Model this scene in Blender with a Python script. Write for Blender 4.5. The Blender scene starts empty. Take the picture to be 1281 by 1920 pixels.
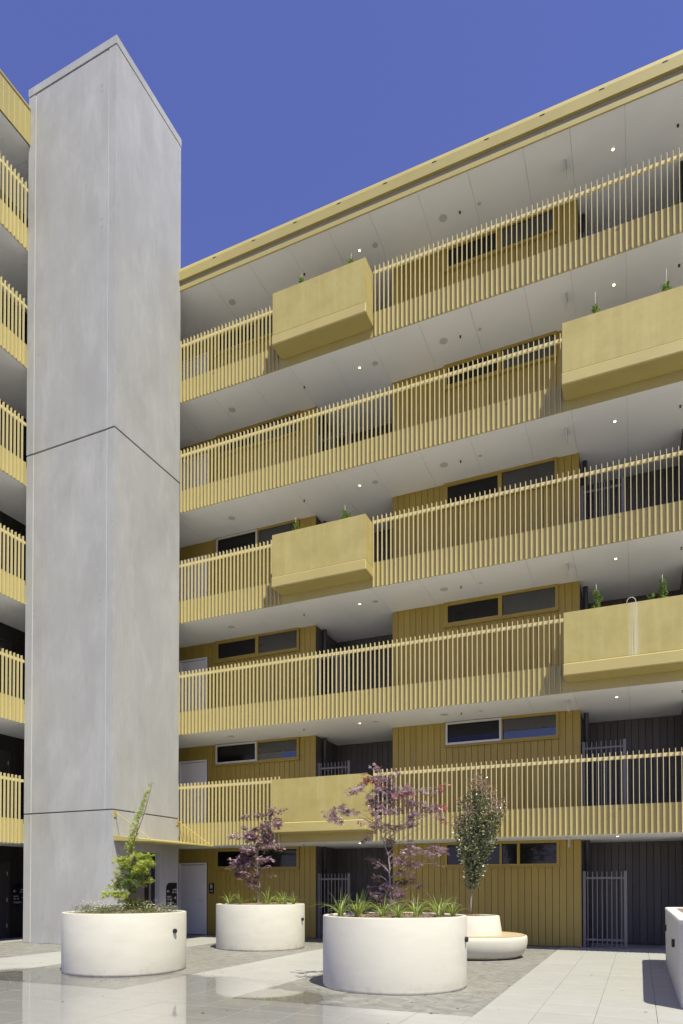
import bpy, bmesh, math, random
from mathutils import Vector, Matrix
random.seed(7)
R_ = math.radians
SC = bpy.context.scene
COL = SC.collection

# ------------------------------------------------------------------ camera
cam_d = bpy.data.cameras.new('camera')
cam = bpy.data.objects.new('camera', cam_d)
COL.objects.link(cam)
cam.location = (0, 0, 1.47)
YAW = 23.53
cam.rotation_euler = (R_(90.94), 0, R_(YAW))
cam_d.sensor_fit = 'HORIZONTAL'
cam_d.sensor_width = 24
cam_d.lens = 24.05
cam_d.shift_y = 0.5306
cam_d.clip_end = 3000
SC.camera = cam

# ------------------------------------------------------------------ light
SUN = Vector((1.15, -1.0, 3.0)).normalized()        # towards the sun
w = bpy.data.worlds.new('World')
SC.world = w
w.use_nodes = True
nt = w.node_tree
nt.nodes.clear()
sky = nt.nodes.new('ShaderNodeTexSky')
sky.sky_type = 'NISHITA'
sky.sun_disc = False
sky.sun_elevation = math.asin(SUN.z)
sky.sun_rotation = math.atan2(SUN.x, SUN.y)
sky.altitude = 600
sky.air_density = 1.0
sky.dust_density = 0.6
sky.ozone_density = 3.5
bg = nt.nodes.new('ShaderNodeBackground')
bg.inputs['Strength'].default_value = 0.073
wo = nt.nodes.new('ShaderNodeOutputWorld')
tint = nt.nodes.new('ShaderNodeMix')                # the photograph's cool white balance, even over the whole sky
tint.data_type = 'RGBA'
tint.blend_type = 'MULTIPLY'
tint.inputs[0].default_value = 1.0
tint.inputs[7].default_value = (.80, .655, 1.0, 1)
nt.links.new(sky.outputs[0], tint.inputs[6])
nt.links.new(tint.outputs[2], bg.inputs[0])
nt.links.new(bg.outputs[0], wo.inputs[0])
sun_d = bpy.data.lights.new('sun', 'SUN')
sun_d.energy = 2.75
sun_d.angle = R_(0.53)
sun_d.color = (1.0, 0.972, 0.755)
sun = bpy.data.objects.new('sun', sun_d)
COL.objects.link(sun)
sun.rotation_euler = SUN.to_track_quat('Z', 'Y').to_euler()
SC.view_settings.view_transform = 'Standard'
SC.view_settings.look = 'None'
SC.view_settings.gamma = 1
SC.view_settings.exposure = 1.33
SC.cycles.max_bounces = 10
SC.cycles.diffuse_bounces = 6


# ------------------------------------------------------------------ materials
def S(node, name, v):
    node.inputs[name].default_value = v


class Mat:
    """small node builder on a Principled BSDF"""
    def __init__(self, name, col=(.8, .8, .8), rough=.6, spec=.5, metal=0.0):
        self.m = bpy.data.materials.new(name)
        self.m.use_nodes = True
        self.t = self.m.node_tree
        self.b = self.t.nodes['Principled BSDF']
        S(self.b, 'Base Color', (*col, 1))
        S(self.b, 'Roughness', rough)
        S(self.b, 'Specular IOR Level', spec)
        S(self.b, 'Metallic', metal)
        self._co = None

    def n(self, kind, **kw):
        x = self.t.nodes.new(kind)
        for k, v in kw.items():
            setattr(x, k, v)
        return x

    def l(self, a, b):
        self.t.links.new(a, b)

    def coord(self, scale=(1, 1, 1), src='Generated'):
        tc = self.n('ShaderNodeTexCoord')
        mp = self.n('ShaderNodeMapping')
        S(mp, 'Scale', scale)
        if src == 'World':
            g = self.n('ShaderNodeNewGeometry')
            self.l(g.outputs['Position'], mp.inputs[0])
        else:
            self.l(tc.outputs[src], mp.inputs[0])
        return mp.outputs[0]

    def noise(self, co, scale=5, detail=4, rough=.55, lo=.35, hi=.65, dist=0):
        x = self.n('ShaderNodeTexNoise')
        S(x, 'Scale', scale); S(x, 'Detail', detail); S(x, 'Roughness', rough); S(x, 'Distortion', dist)
        self.l(co, x.inputs['Vector'])
        r = self.n('ShaderNodeMapRange')
        S(r, 'From Min', lo); S(r, 'From Max', hi)
        self.l(x.outputs[0], r.inputs[0])
        return r.outputs[0]

    def mix(self, fac, a, b, mode='MIX'):
        x = self.n('ShaderNodeMix', data_type='RGBA', blend_type=mode)
        if isinstance(fac, (int, float)):
            x.inputs[0].default_value = fac
        else:
            self.l(fac, x.inputs[0])
        for i, v in ((6, a), (7, b)):
            if isinstance(v, tuple):
                x.inputs[i].default_value = (*v, 1) if len(v) == 3 else v
            else:
                self.l(v, x.inputs[i])
        return x.outputs[2]

    def math(self, op, a, b=0.0, c=None):
        x = self.n('ShaderNodeMath', operation=op)
        for i, v in enumerate((a, b, c)):
            if v is None:
                continue
            if isinstance(v, (int, float)):
                x.inputs[i].default_value = v
            else:
                self.l(v, x.inputs[i])
        return x.outputs[0]

    def color(self, sock):
        self.l(sock, self.b.inputs['Base Color'])

    def rough(self, sock, lo, hi):
        r = self.n('ShaderNodeMapRange')
        S(r, 'To Min', lo); S(r, 'To Max', hi)
        self.l(sock, r.inputs[0])
        self.l(r.outputs[0], self.b.inputs['Roughness'])

    def bump(self, sock, strength=.2, dist=.01):
        b = self.n('ShaderNodeBump')
        S(b, 'Strength', strength); S(b, 'Distance', dist)
        self.l(sock, b.inputs['Height'])
        self.l(b.outputs[0], self.b.inputs['Normal'])

    def rnd(self):
        return self.n('ShaderNodeObjectInfo').outputs['Random']


def painted(name, col, rough=.45, var=.08, piece=.06):
    """powder-coated metal or painted board: faint cloudy tone, tone per piece"""
    k = Mat(name, col, rough)
    co = k.coord(src='World')
    n1 = k.noise(co, 1.3, 5, .6, .3, .7)
    c = k.mix(n1, tuple(v * (1 - var) for v in col), tuple(min(1, v * (1 + var)) for v in col))
    if piece:
        r = k.rnd()
        c = k.mix(k.math('MULTIPLY', r, 1.0), c, tuple(v * (1 - 2.2 * piece) for v in col))
    k.color(c)
    n2 = k.noise(co, 40, 2, .5, .3, .7)
    k.rough(n2, rough - .05, rough + .07)
    k.bump(n2, .04, .002)
    return k.m


GOLD = painted('gold_powder_coat', (.42, .348, .122), .42, .05, 0)
TRAY = painted('gold_tray_paint', (.46, .378, .135), .5, .05, 0)
GOLD_FIN = painted('gold_fin_coat', (.61, .525, .265), .40, .04, .03)
BOARD = painted('gold_cladding_board', (.365, .262, .047), .5, .06, .05)
DARK = painted('charcoal_cladding_board', (.10, .09, .08), .55, .1, .10)
DARKBROWN = painted('dark_brown_cladding_board', (.030, .024, .016), .6, .1, .10)
BACKING = Mat('dark_backing', (.02, .018, .015), .9).m
SLAB = painted('slab_concrete', (.56, .545, .515), .8, .08, 0)
GREYSTEEL = painted('grey_steel', (.185, .17, .15), .4, .05, 0)
BLACK = Mat('black_plastic', (.012, .012, .013), .4).m
SIGNBLACK = Mat('sign_black', (.006, .006, .007), .45).m
WHITE_TXT = Mat('sign_white', (.8, .8, .8), .5).m
DOORWHITE = painted('white_door_paint', (.84, .82, .79), .4, .03, 0)
DOORBROWN = painted('brown_door_paint', (.05, .042, .038), .45, .05, 0)
SILVER = Mat('silver_sash', (.55, .55, .55), .35).m
STEEL = Mat('stainless_steel', (.45, .44, .42), .3, .5, .9).m
CHROME = Mat('pale_metal', (.6, .6, .6), .35, .5, .6).m
PIPE = painted('charcoal_pipe', (.05, .05, .055), .4, .05, 0)
GLASS = Mat('window_glass', (.012, .013, .015), .03, .6).m
S(GLASS.node_tree.nodes['Principled BSDF'], 'IOR', 1.85)
GLASS_LOW = Mat('dark_window_glass', (.012, .013, .015), .04, .4).m
GLASS_OPEN = Mat('fly_screen_glass', (.008, .008, .009), .12, .35).m
LIFTMETAL = painted('taupe_door', (.16, .135, .12), .35, .05, 0)
ACRYLIC = Mat('pale_acrylic', (.62, .66, .68), .2).m
GUTTER_SHADE = Mat('gutter_shade_gold', (.34, .30, .20), .6).m  # gutter's shade on the lower fascia, put into a greyer gold
SPK = Mat('speaker_grille', (.55, .54, .53), .7).m
RENDERGREY = Mat('grey_strip', (.30, .30, .30), .6).m


def soffit_mat():
    k = Mat('soffit_paint', (.86, .87, .88), .55)
    co = k.coord(src='World')
    n = k.noise(co, .9, 3, .5, .3, .7)
    c = k.mix(n, (.84, .85, .86), (.88, .89, .90))
    r = k.rnd()
    k.color(k.mix(k.math('MULTIPLY', r, .5), c, (.82, .825, .83)))
    return k.m


SOFFIT = soffit_mat()


def gold_render():
    """cement planter box, washed gold: cloudy, vertical streaks"""
    k = Mat('gold_washed_concrete', (.6, .48, .18), .7)
    co = k.coord(src='World')
    a = k.noise(co, 1.6, 6, .6, .3, .72)
    st = k.noise(k.coord((4, 4, .25), 'World'), 1.5, 6, .65, .48, .8)
    c = k.mix(a, (.37, .300, .092), (.46, .378, .128))
    c = k.mix(k.math('MULTIPLY', st, .35), c, (.57, .49, .25))
    f = k.noise(co, 7, 4, .6, .45, .8)
    c = k.mix(k.math('MULTIPLY', f, .22), c, (.35, .28, .095))
    # white lime run below the pipe on the lower right box
    gm_ = k.n('ShaderNodeNewGeometry')
    sp = k.n('ShaderNodeSeparateXYZ')
    k.l(gm_.outputs['Position'], sp.inputs[0])
    dxn = k.math('ABSOLUTE', k.math('ADD', sp.outputs[0], .07))
    band = k.n('ShaderNodeMapRange')
    S(band, 'From Min', .13); S(band, 'From Max', .03)
    k.l(dxn, band.inputs[0])
    lev = k.math('MULTIPLY', k.math('GREATER_THAN', sp.outputs[2], 5.9), k.math('LESS_THAN', sp.outputs[2], 7.3))
    run = k.noise(k.coord((30, 1, .3), 'World'), 1.2, 5, .6, .35, .65)
    c = k.mix(k.math('MULTIPLY', k.math('MULTIPLY', band.outputs[0], lev), k.math('MULTIPLY', run, .65)), c, (.68, .64, .55))
    k.color(c)
    k.bump(k.noise(co, 60, 4), .08, .003)
    return k.m


GOLDBOX = gold_render()


def concrete():
    k = Mat('precast_concrete', (.45, .44, .42), .75, .35)
    co = k.coord(src='World')
    big = k.noise(k.coord((1, 1, .6), 'World'), .7, 7, .64, .3, .7, .3)
    c = k.mix(big, (.395, .384, .353), (.515, .503, .464))
    mid = k.noise(k.coord((1, 1, .35), 'World'), 2.2, 7, .65, .38, .72, .8)
    c = k.mix(k.math('MULTIPLY', mid, .45), c, (.36, .345, .315))
    pale = k.noise(k.coord((1.3, 1.3, .5), 'World'), 1.3, 6, .6, .5, .8, .4)
    c = k.mix(k.math('MULTIPLY', pale, .55), c, (.62, .605, .565))
    fine = k.noise(k.coord((9, 9, .6), 'World'), 3, 4, .6, .4, .8)
    c = k.mix(k.math('MULTIPLY', fine, .30), c, (.34, .33, .30))
    stn = k.noise(k.coord((1, 1, .25), 'World'), .9, 5, .6, .58, .8, .3)
    c = k.mix(k.math('MULTIPLY', stn, .4), c, (.38, .35, .28))
    r = k.rnd()
    c = k.mix(k.math('MULTIPLY', r, .12), c, (.40, .39, .37))
    vor = k.n('ShaderNodeTexVoronoi')
    S(vor, 'Scale', 7)
    k.l(co, vor.inputs['Vector'])
    hole = k.math('LESS_THAN', vor.outputs['Distance'], .045)
    c = k.mix(k.math('MULTIPLY', hole, .5), c, (.25, .24, .23))
    k.color(k.mix(1.0, c, (.885, .90, .93), 'MULTIPLY'))
    k.bump(k.math('SUBTRACT', k.noise(co, 25, 5), k.math('MULTIPLY', hole, 1.5)), .10, .004)
    return k.m


CONC = concrete()
CONC_PATCH = Mat('concrete_plug', (.335, .33, .33), .8).m


def boardform():
    k = Mat('board_marked_concrete', (.5, .5, .48), .75, .35)
    co = k.coord((14, 14, .8), 'World')
    a = k.noise(co, 1.0, 4, .6, .3, .7)
    c = k.mix(a, (.44, .43, .41), (.62, .61, .59))
    b = k.noise(k.coord(src='World'), 3, 5, .6, .45, .75)
    c = k.mix(k.math('MULTIPLY', b, .5), c, (.45, .43, .40))
    k.color(c)
    k.bump(a, .15, .006)
    return k.m


BOARDCONC = boardform()
CAPCONC = painted('pale_concrete_cap', (.66, .63, .59), .8, .06, 0)


def planter_white():
    k = Mat('white_planter', (.80, .78, .74), .62, .4)
    co = k.coord((1, 1, 3.5), 'World')
    a = k.noise(co, 1.4, 5, .6, .3, .75)
    c = k.mix(a, (.59, .562, .465), (.53, .502, .415))
    g = k.noise(k.coord((1, 1, .7), 'World'), 3, 5, .6, .55, .85)
    c = k.mix(k.math('MULTIPLY', g, .5), c, (.47, .44, .38))
    # splash dirt along the foot
    gm = k.n('ShaderNodeNewGeometry')
    sp = k.n('ShaderNodeSeparateXYZ')
    k.l(gm.outputs['Position'], sp.inputs[0])
    foot = k.n('ShaderNodeMapRange')
    S(foot, 'From Min', .16); S(foot, 'From Max', 0.0)
    k.l(sp.outputs[2], foot.inputs[0])
    dn = k.noise(k.coord(src='World'), 9, 5, .65, .48, .7)
    c = k.mix(k.math('MULTIPLY', k.math('MULTIPLY', foot.outputs[0], dn), .85), c, (.38, .34, .28))
    k.color(c)
    k.bump(k.noise(k.coord((1, 1, 5), 'World'), 6, 5), .06, .004)
    return k.m


PWHITE = planter_white()


def tile_mat(name, dark):
    k = Mat(name, (.5, .5, .5), .45, .5)
    co = k.coord(src='World')
    g = k.n('ShaderNodeNewGeometry')
    sp = k.n('ShaderNodeSeparateXYZ')
    k.l(g.outputs['Position'], sp.inputs[0])
    r = k.rnd()
    if dark:
        a = k.noise(co, 5.5, 8, .7, .36, .66, .8)
        c = k.mix(a, (.13, .124, .11), (.28, .27, .245))
        b = k.noise(co, 28, 5, .7, .42, .68)
        c = k.mix(k.math('MULTIPLY', b, .45), c, (.20, .19, .175))
        c = k.mix(k.math('MULTIPLY', r, .25), c, (.22, .21, .19))
    else:
        st = k.noise(k.coord((.9, 4, 1), 'World'), 1.6, 6, .6, .3, .75, .4)
        c = k.mix(st, (.365, .357, .338), (.31, .303, .286))
        b = k.noise(co, 14, 5, .65, .45, .8)
        c = k.mix(k.math('MULTIPLY', b, .25), c, (.32, .31, .29))
        c = k.mix(k.math('MULTIPLY', r, .35), c, (.40, .39, .37))
    # grime blotches
    gr = k.noise(co, 1.1, 6, .65, .56, .78, .5)
    c = k.mix(k.math('MULTIPLY', gr, .22), c, (.33, .31, .28))
    # hosed-down patch at the near left, still wet
    dx = k.math('DIVIDE', k.math('ADD', sp.outputs[0], 7.4), 5.6)
    dy = k.math('DIVIDE', k.math('SUBTRACT', sp.outputs[1], 4.9), 4.4)
    d2 = k.math('ADD', k.math('MULTIPLY', dx, dx), k.math('MULTIPLY', dy, dy))
    nz = k.noise(co, .8, 5, .55, .2, .8)
    f = k.math('ADD', d2, k.math('MULTIPLY', k.math('SUBTRACT', nz, .5), .55))
    wet = k.n('ShaderNodeMapRange')
    wet.interpolation_type = 'SMOOTHSTEP'
    S(wet, 'From Min', 1.13); S(wet, 'From Max', .88)
    k.l(f, wet.inputs[0])
    c = k.mix(k.math('MULTIPLY', wet.outputs[0], .75), c, k.mix(1.0, c, (.69, .68, .665), 'MULTIPLY'))
    k.color(c)
    rb = k.noise(co, 6, 4, .6, .3, .7)
    rr = k.math('ADD', k.math('MULTIPLY', rb, .12), .62 if dark else .46)
    wr = k.math('ADD', k.math('MULTIPLY', rb, .035), .02)
    mixr = k.math('ADD', k.math('MULTIPLY', rr, k.math('SUBTRACT', 1.0, wet.outputs[0])), k.math('MULTIPLY', wr, wet.outputs[0]))
    k.l(mixr, k.b.inputs['Roughness'])
    h = k.noise(co, 30 if dark else 18, 5, .6)
    bp = k.n('ShaderNodeBump')
    S(bp, 'Distance', .002)
    k.l(k.math('MULTIPLY', k.math('SUBTRACT', 1.0, wet.outputs[0]), .35 if dark else .12), bp.inputs['Strength'])
    k.l(h, bp.inputs['Height'])
    k.l(bp.outputs[0], k.b.inputs['Normal'])
    return k.m


TILE = tile_mat('pale_paving_tile', False)
TILE_D = tile_mat('grey_stone_tile', True)
GROUT = Mat('dark_bedding', (.14, .135, .13), .9).m


def wood():
    k = Mat('timber_seat', (.36, .25, .14), .55)
    a = k.noise(k.coord((2, 26, 2), 'Object'), 1.2, 5, .6, .3, .7)
    c = k.mix(a, (.50, .40, .25), (.38, .29, .17))
    k.color(k.mix(k.math('MULTIPLY', k.rnd(), .5), c, (.44, .35, .22)))
    return k.m


WOOD = wood()


def mulch():
    k = Mat('mulch', (.25, .17, .09), .9)
    co = k.coord(src='World')
    a = k.noise(co, 45, 4, .7, .35, .65)
    c = k.mix(a, (.14, .085, .045), (.45, .33, .20))
    k.color(c)
    k.bump(a, .8, .02)
    return k.m


MULCH = mulch()


def leafmat(name, rough=.42, trans=.35, spec=.5):
    """leaf colour comes from the tint attribute, light passes through"""
    k = Mat(name, (.1, .2, .05), rough, spec)
    at = k.n('ShaderNodeAttribute', attribute_name='tint')
    k.color(at.outputs['Color'])
    tr = k.n('ShaderNodeBsdfTranslucent')
    br = k.mix(1.0, at.outputs['Color'], (1.6, 1.5, 1.1), 'MULTIPLY')
    k.l(br, tr.inputs[0])
    ms = k.n('ShaderNodeMixShader')
    ms.inputs[0].default_value = trans
    out = k.t.nodes['Material Output']
    k.l(k.b.outputs[0], ms.inputs[1])
    k.l(tr.outputs[0], ms.inputs[2])
    k.l(ms.outputs[0], out.inputs[0])
    return k.m


LEAF = leafmat('leaf', .45, .45)
LEAF_GLOSS = leafmat('glossy_leaf', .2, .22, .9)
LEAF_PURPLE = leafmat('purple_leaf', .34, .28, .6)
GRASS = leafmat('grass_blade', .45, .35)


def bark(name, a, b):
    k = Mat(name, a, .85)
    n = k.noise(k.coord((1, 1, .25), 'World'), 30, 5, .6, .35, .65)
    k.color(k.mix(n, a, b))
    k.bump(n, .4, .004)
    return k.m


BARK_PALE = bark('pale_bark', (.34, .29, .22), (.22, .18, .13))
BARK_RED = bark('reddish_bark', (.24, .11, .05), (.15, .07, .03))
BARK_GREY = bark('grey_bark', (.33, .28, .25), (.20, .17, .15))
STAKE = Mat('pale_stake', (.45, .41, .33), .7).m


def lampmat():
    k = Mat('downlight_glow', (.9, .85, .7), .4)
    S(k.b, 'Emission Color', (1, .74, .40, 1))
    S(k.b, 'Emission Strength', 2.2)
    return k.m


GLOW = lampmat()


# ------------------------------------------------------------------ mesh helpers
BOXF = ((0, 3, 2, 1), (4, 5, 6, 7), (0, 1, 5, 4), (1, 2, 6, 5), (2, 3, 7, 6), (3, 0, 4, 7))


def boxes(name, bl):
    v, f = [], []
    for x0, x1, y0, y1, z0, z1 in bl:
        x0, x1 = min(x0, x1), max(x0, x1)
        y0, y1 = min(y0, y1), max(y0, y1)
        z0, z1 = min(z0, z1), max(z0, z1)
        o = len(v)
        v += [(x0, y0, z0), (x1, y0, z0), (x1, y1, z0), (x0, y1, z0), (x0, y0, z1), (x1, y0, z1), (x1, y1, z1), (x0, y1, z1)]
        f += [tuple(i + o for i in q) for q in BOXF]
    m = bpy.data.meshes.new(name)
    m.from_pydata(v, [], f)
    return m


def frame_ring(name, x0, x1, z0, z1, t, y0, y1):
    """one closed rectangular frame, bars joined at the corners"""
    o = [(x0, z0), (x1, z0), (x1, z1), (x0, z1)]
    i = [(x0 + t, z0 + t), (x1 - t, z0 + t), (x1 - t, z1 - t), (x0 + t, z1 - t)]
    v = []
    for y in (y0, y1):
        v += [(a, y, b) for a, b in o] + [(a, y, b) for a, b in i]
    f = []
    for k in range(4):
        j = (k + 1) % 4
        f.append((k, j, 4 + j, 4 + k))
        f.append((8 + k, 12 + k, 12 + j, 8 + j))
        f.append((k, 8 + k, 8 + j, j))
        f.append((4 + k, 4 + j, 12 + j, 12 + k))
    m = bpy.data.meshes.new(name)
    m.from_pydata(v, [], f)
    fix(m)
    return m


def fix(m):
    bm = bmesh.new()
    bm.from_mesh(m)
    bmesh.ops.recalc_face_normals(bm, faces=bm.faces)
    bm.to_mesh(m)
    bm.free()


def bev(m, w=.006, seg=2, ang=40):
    bm = bmesh.new()
    bm.from_mesh(m)
    es = [e for e in bm.edges if len(e.link_faces) == 2 and e.calc_face_angle(0) > R_(ang)]
    bmesh.ops.bevel(bm, geom=es, offset=w, segments=seg, affect='EDGES', clamp_overlap=True)
    bm.to_mesh(m)
    bm.free()
    return m


def lathe(name, prof, n=96, smooth=True, closed=False):
    v, f = [], []
    k = len(prof)
    for i in range(n):
        a = 2 * math.pi * i / n
        for r, z in prof:
            v.append((r * math.cos(a), r * math.sin(a), z))
    for i in range(n):
        j = (i + 1) % n
        for p in range(k - 1 if not closed else k):
            q = (p + 1) % k
            f.append((i * k + p, j * k + p, j * k + q, i * k + q))
    m = bpy.data.meshes.new(name)
    m.from_pydata(v, [], f)
    fix(m)
    if smooth:
        for p in m.polygons:
            p.use_smooth = True
        try:
            m.set_sharp_from_angle(angle=R_(45))
        except Exception:
            pass
    return m


def disc(name, r, t, n=20, axis='Z'):
    """short closed cylinder, base at 0, rising t along the axis"""
    v, f = [], []
    for h in (0, t):
        for i in range(n):
            a = 2 * math.pi * i / n
            c, s = r * math.cos(a), r * math.sin(a)
            v.append({'Z': (c, s, h), 'Y': (c, h, s), 'X': (h, c, s)}[axis])
    f.append(tuple(range(n)))
    f.append(tuple(range(n, 2 * n)))
    for i in range(n):
        j = (i + 1) % n
        f.append((i, j, n + j, n + i))
    m = bpy.data.meshes.new(name)
    m.from_pydata(v, [], f)
    fix(m)
    return m


def tube_into(v, f, pts, rad, n=7):
    """tapered tube along pts (Vectors) with radii, capped"""
    base = len(v)
    prev = None
    for i, p in enumerate(pts):
        d = (pts[min(i + 1, len(pts) - 1)] - pts[max(i - 1, 0)])
        d = d.normalized() if d.length > 1e-6 else Vector((0, 0, 1))
        u = d.cross(Vector((.31, .95, .02)))
        u.normalize()
        q = d.cross(u)
        for k in range(n):
            a = 2 * math.pi * k / n
            v.append(tuple(p + (u * math.cos(a) + q * math.sin(a)) * rad[i]))
    for i in range(len(pts) - 1):
        for k in range(n):
            j = (k + 1) % n
            a = base + i * n
            f.append((a + k, a + j, a + n + j, a + n + k))
    f.append(tuple(base + k for k in range(n)))
    e = base + (len(pts) - 1) * n
    f.append(tuple(e + k for k in range(n)))


def tube(name, pts, rad, n=10):
    v, f = [], []
    pts = [Vector(p) for p in pts]
    if not isinstance(rad, (list, tuple)):
        rad = [rad] * len(pts)
    tube_into(v, f, pts, rad, n)
    m = bpy.data.meshes.new(name)
    m.from_pydata(v, [], f)
    fix(m)
    for p in m.polygons:
        p.use_smooth = len(p.vertices) == 4
    return m


def prism(name, outline, t, axis='Y'):
    """flat outline (a, z) extruded by t along the axis"""
    n = len(outline)
    v = []
    for h in (0, t):
        for a, z in outline:
            v.append((a, h, z) if axis == 'Y' else ((h, a, z) if axis == 'X' else (a, z, h)))
    f = [tuple(range(n)), tuple(range(n, 2 * n))]
    for i in range(n):
        j = (i + 1) % n
        f.append((i, j, n + j, n + i))
    m = bpy.data.meshes.new(name)
    m.from_pydata(v, [], f)
    fix(m)
    return m


def obj(name, mesh, mat=None, parent=None, loc=(0, 0, 0), rot=None):
    if mat is not None and not mesh.materials:
        mesh.materials.append(mat)
    o = bpy.data.objects.new(name, mesh)
    COL.objects.link(o)
    o.location = loc
    if rot:
        o.rotation_euler = rot
    if parent is not None:
        o.parent = parent
    return o


def thing(name, label, cat, loc=(0, 0, 0), group=None):
    o = bpy.data.objects.new(name, None)
    COL.objects.link(o)
    o.location = loc
    o.empty_display_size = .2
    return tag(o, label, cat, group)


def tag(o, label, cat, group=None):
    o['label'] = label
    o['category'] = cat
    if group:
        o['group'] = group
    return o


# picture size of a point, only to rank which repeats are nearest (largest) in view
FWD = Vector((-math.sin(R_(YAW)), math.cos(R_(YAW)), 0))
RGT = Vector((math.cos(R_(YAW)), math.sin(R_(YAW)), 0))


def view(x, y):
    d = Vector((x, y, 0))
    z = d.dot(FWD)
    return z, (d.dot(RGT) / z if z > .1 else 9)


# ------------------------------------------------------------------ ground and paving
P = .635
gm = boxes('ground', [(-400, 400, -400, 400, -.6, -.012)])
ground = obj('ground', gm, GROUT)
ground['kind'] = 'structure'


def is_dark(cx, cy):
    if cy < 7.65:
        return False
    return -4.91 < cx < -1.735 or -9.99 < cx < -6.815 or -15.07 < cx < -11.895


tile_m = bev(boxes('paving_tile', [(-P / 2 + .002, P / 2 - .002, -P / 2 + .002, P / 2 - .002, -.02, 0)]), .0025, 1)
tile_m.materials.append(TILE)
tile_dm = tile_m.copy()
tile_dm.name = 'grey_paving_tile'
tile_dm.materials.clear()
tile_dm.materials.append(TILE_D)
spots = []
for i in range(-30, 14):
    for j in range(-22, 18):
        cx, cy = .17 + (i + .5) * P, 7.65 + (j + .5) * P
        if cy > 18.9:
            continue
        z, u = view(cx, cy)
        vis = z > 5.0 and -.56 < u < .56
        hid = cx < -11.2 and cy > 13.2
        spots.append((0 if vis and not hid else 1, z, cx, cy))
spots.sort()
rest_b = {False: [], True: []}
for q, (far, z, cx, cy) in enumerate(spots):
    dk = is_dark(cx, cy)
    if q < 300 and not far:
        o = obj('paving_tile', tile_dm if dk else tile_m, None, ground, (cx, cy, random.uniform(-.0008, .0008)),
                (random.uniform(-.0012, .0012), random.uniform(-.0012, .0012), 0))
    else:
        h = P / 2 - .002
        rest_b[dk].append((cx - h, cx + h, cy - h, cy + h, -.02, random.uniform(-.0008, .0008)))
rv = boxes('paving', rest_b[False] + rest_b[True])
rv.materials.append(TILE)
rv.materials.append(TILE_D)
for i, p in enumerate(rv.polygons):
    p.material_index = 0 if i < 6 * len(rest_b[False]) else 1
o = obj('paving', rv, None, ground)
o['kind'] = 'stuff'

# ------------------------------------------------------------------ right-hand building
S0 = 3.1
BZ = 2.544          # underside of the first balustrade
RZ = 4.285          # top of the first balustrade
YF = 15.49          # front of the fins
YK = 15.556         # front of the kick panel
YW = 17.2           # cladding face
SOF = 2.574         # first soffit
bld = thing('apartment_building', 'gold gallery-access apartment block with finned balustrades under deep blue sky', 'building', (-4, 17, 0))
BX0, BX1 = -15.9, 3.2


def bpart(name, mesh, mat, parent=bld, loc=(0, 0, 0), rot=None):
    """part given in world coordinates: cancel the parents' offset"""
    o = obj(name, mesh, mat, parent, loc, rot)
    p = parent
    off = Vector((0, 0, 0))
    while p is not None:
        off += p.location
        p = p.parent
    o.location = Vector(loc) - off
    return o


# structural slabs and soffits
JOINTS = [-15.7, -14.45, -13.2, -11.95, -10.71, -9.46, -8.26, -7.14, -6.02, -4.78, -3.56, -2.30, -1.30, -.18, 1.06, 2.2, 3.2]
LEVELS = range(1, 6)
for k in range(1, 7):
    z = SOF + S0 * (k - 1)
    sl = bpart('slab', boxes('slab', [(BX0, BX1, YK + .024, 22, z + .03, z + (.52 if k < 6 else .42))]), SLAB)
    for a, b in zip(JOINTS[:-1], JOINTS[1:]):
        bpart('soffit_panel', boxes('soffit_panel', [(a + .0028, b - .0028, YK + .004 if k < 6 else 15.47, 18.78, z, z + .024)]), SOFFIT, sl)
    for x in (-6.6, -.44, 2.4):
        dl = bpart('downlight', disc('downlight', .052, .012), WHITE_TXT, sl, (x, 16.34, z - .011))
        bpart('lamp', disc('lamp', .026, .01), GLOW, sl, (x, 16.34, z - .017))
    for x, r in ((-4.37, .10), (-10.52, .10), (-6.18, .075), (-3.47, .045)):
        bpart('speaker', disc('speaker', r, .008), SPK, sl, (x, 16.37, z - .007))
    for x in (-3.95, -8.23, .878):
        bpart('sprinkler', lathe('sprinkler', [(0, -.045), (.022, -.043), (.022, -.039), (.006, -.036), (.006, -.01), (.024, -.008), (.024, 0), (0, 0)], 12), BLACK, sl, (x, 16.38, z))
    ex = bpart('exit_sign', boxes('exit_sign', [(-.02, .02, -.12, .12, -.035, 0)]), SILVER, sl, (-1.45, 16.24, z))
    bpart('sign_blade', boxes('sign_blade', [(-.005, .005, -.14, .14, -.25, -.036)]), ACRYLIC, sl, (-1.45, 16.24, z))

# cladding walls: three blocks, two recesses
BLOCKS = [(-13.3, -8.29), (-6.02, -1.28), (.98, 3.2)]
BW = .163
NS = 6
walls = {}
for bi, (a, b) in enumerate(BLOCKS):
    walls[bi] = bpart('wall', boxes('wall', [(a + .012, b - .012, YW + .022, 22, -.01, 18.04)]), BACKING)
rec = bpart('recess_wall', boxes('recess_wall', [(BX0, BX1, 18.735, 22, -.01, 18.04)]), BACKING)
HB = SOF - .002
bd_full = boxes('board', [(.004, BW - .004, 0, .02, .012, HB)])
bd_low = boxes('board_short', [(.004, BW - .004, 0, .02, .012, 1.935)])
bd_door = boxes('board_over_door', [(.004, BW - .004, 0, .02, 2.16, HB)])
bd_dark = boxes('board_charcoal', [(.004, BW - .004, 0, .02, .012, HB)])
bd_side = boxes('board_side', [(0, .02, .004, BW - .004, .012, HB)])
for m_ in (bd_full, bd_low, bd_door):
    bev(m_, .004, 1)
    m_.materials.append(BOARD)
for m_ in (bd_dark, bd_side):
    bev(m_, .004, 1)
    m_.materials.append(DARK)
WINX = {0: (-11.587, -8.785), 1: (-4.583, -1.762)}
DOORX = (-12.9, -11.905)
NB = 0
rest_boards = {0: [], 1: [], 2: []}
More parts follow.
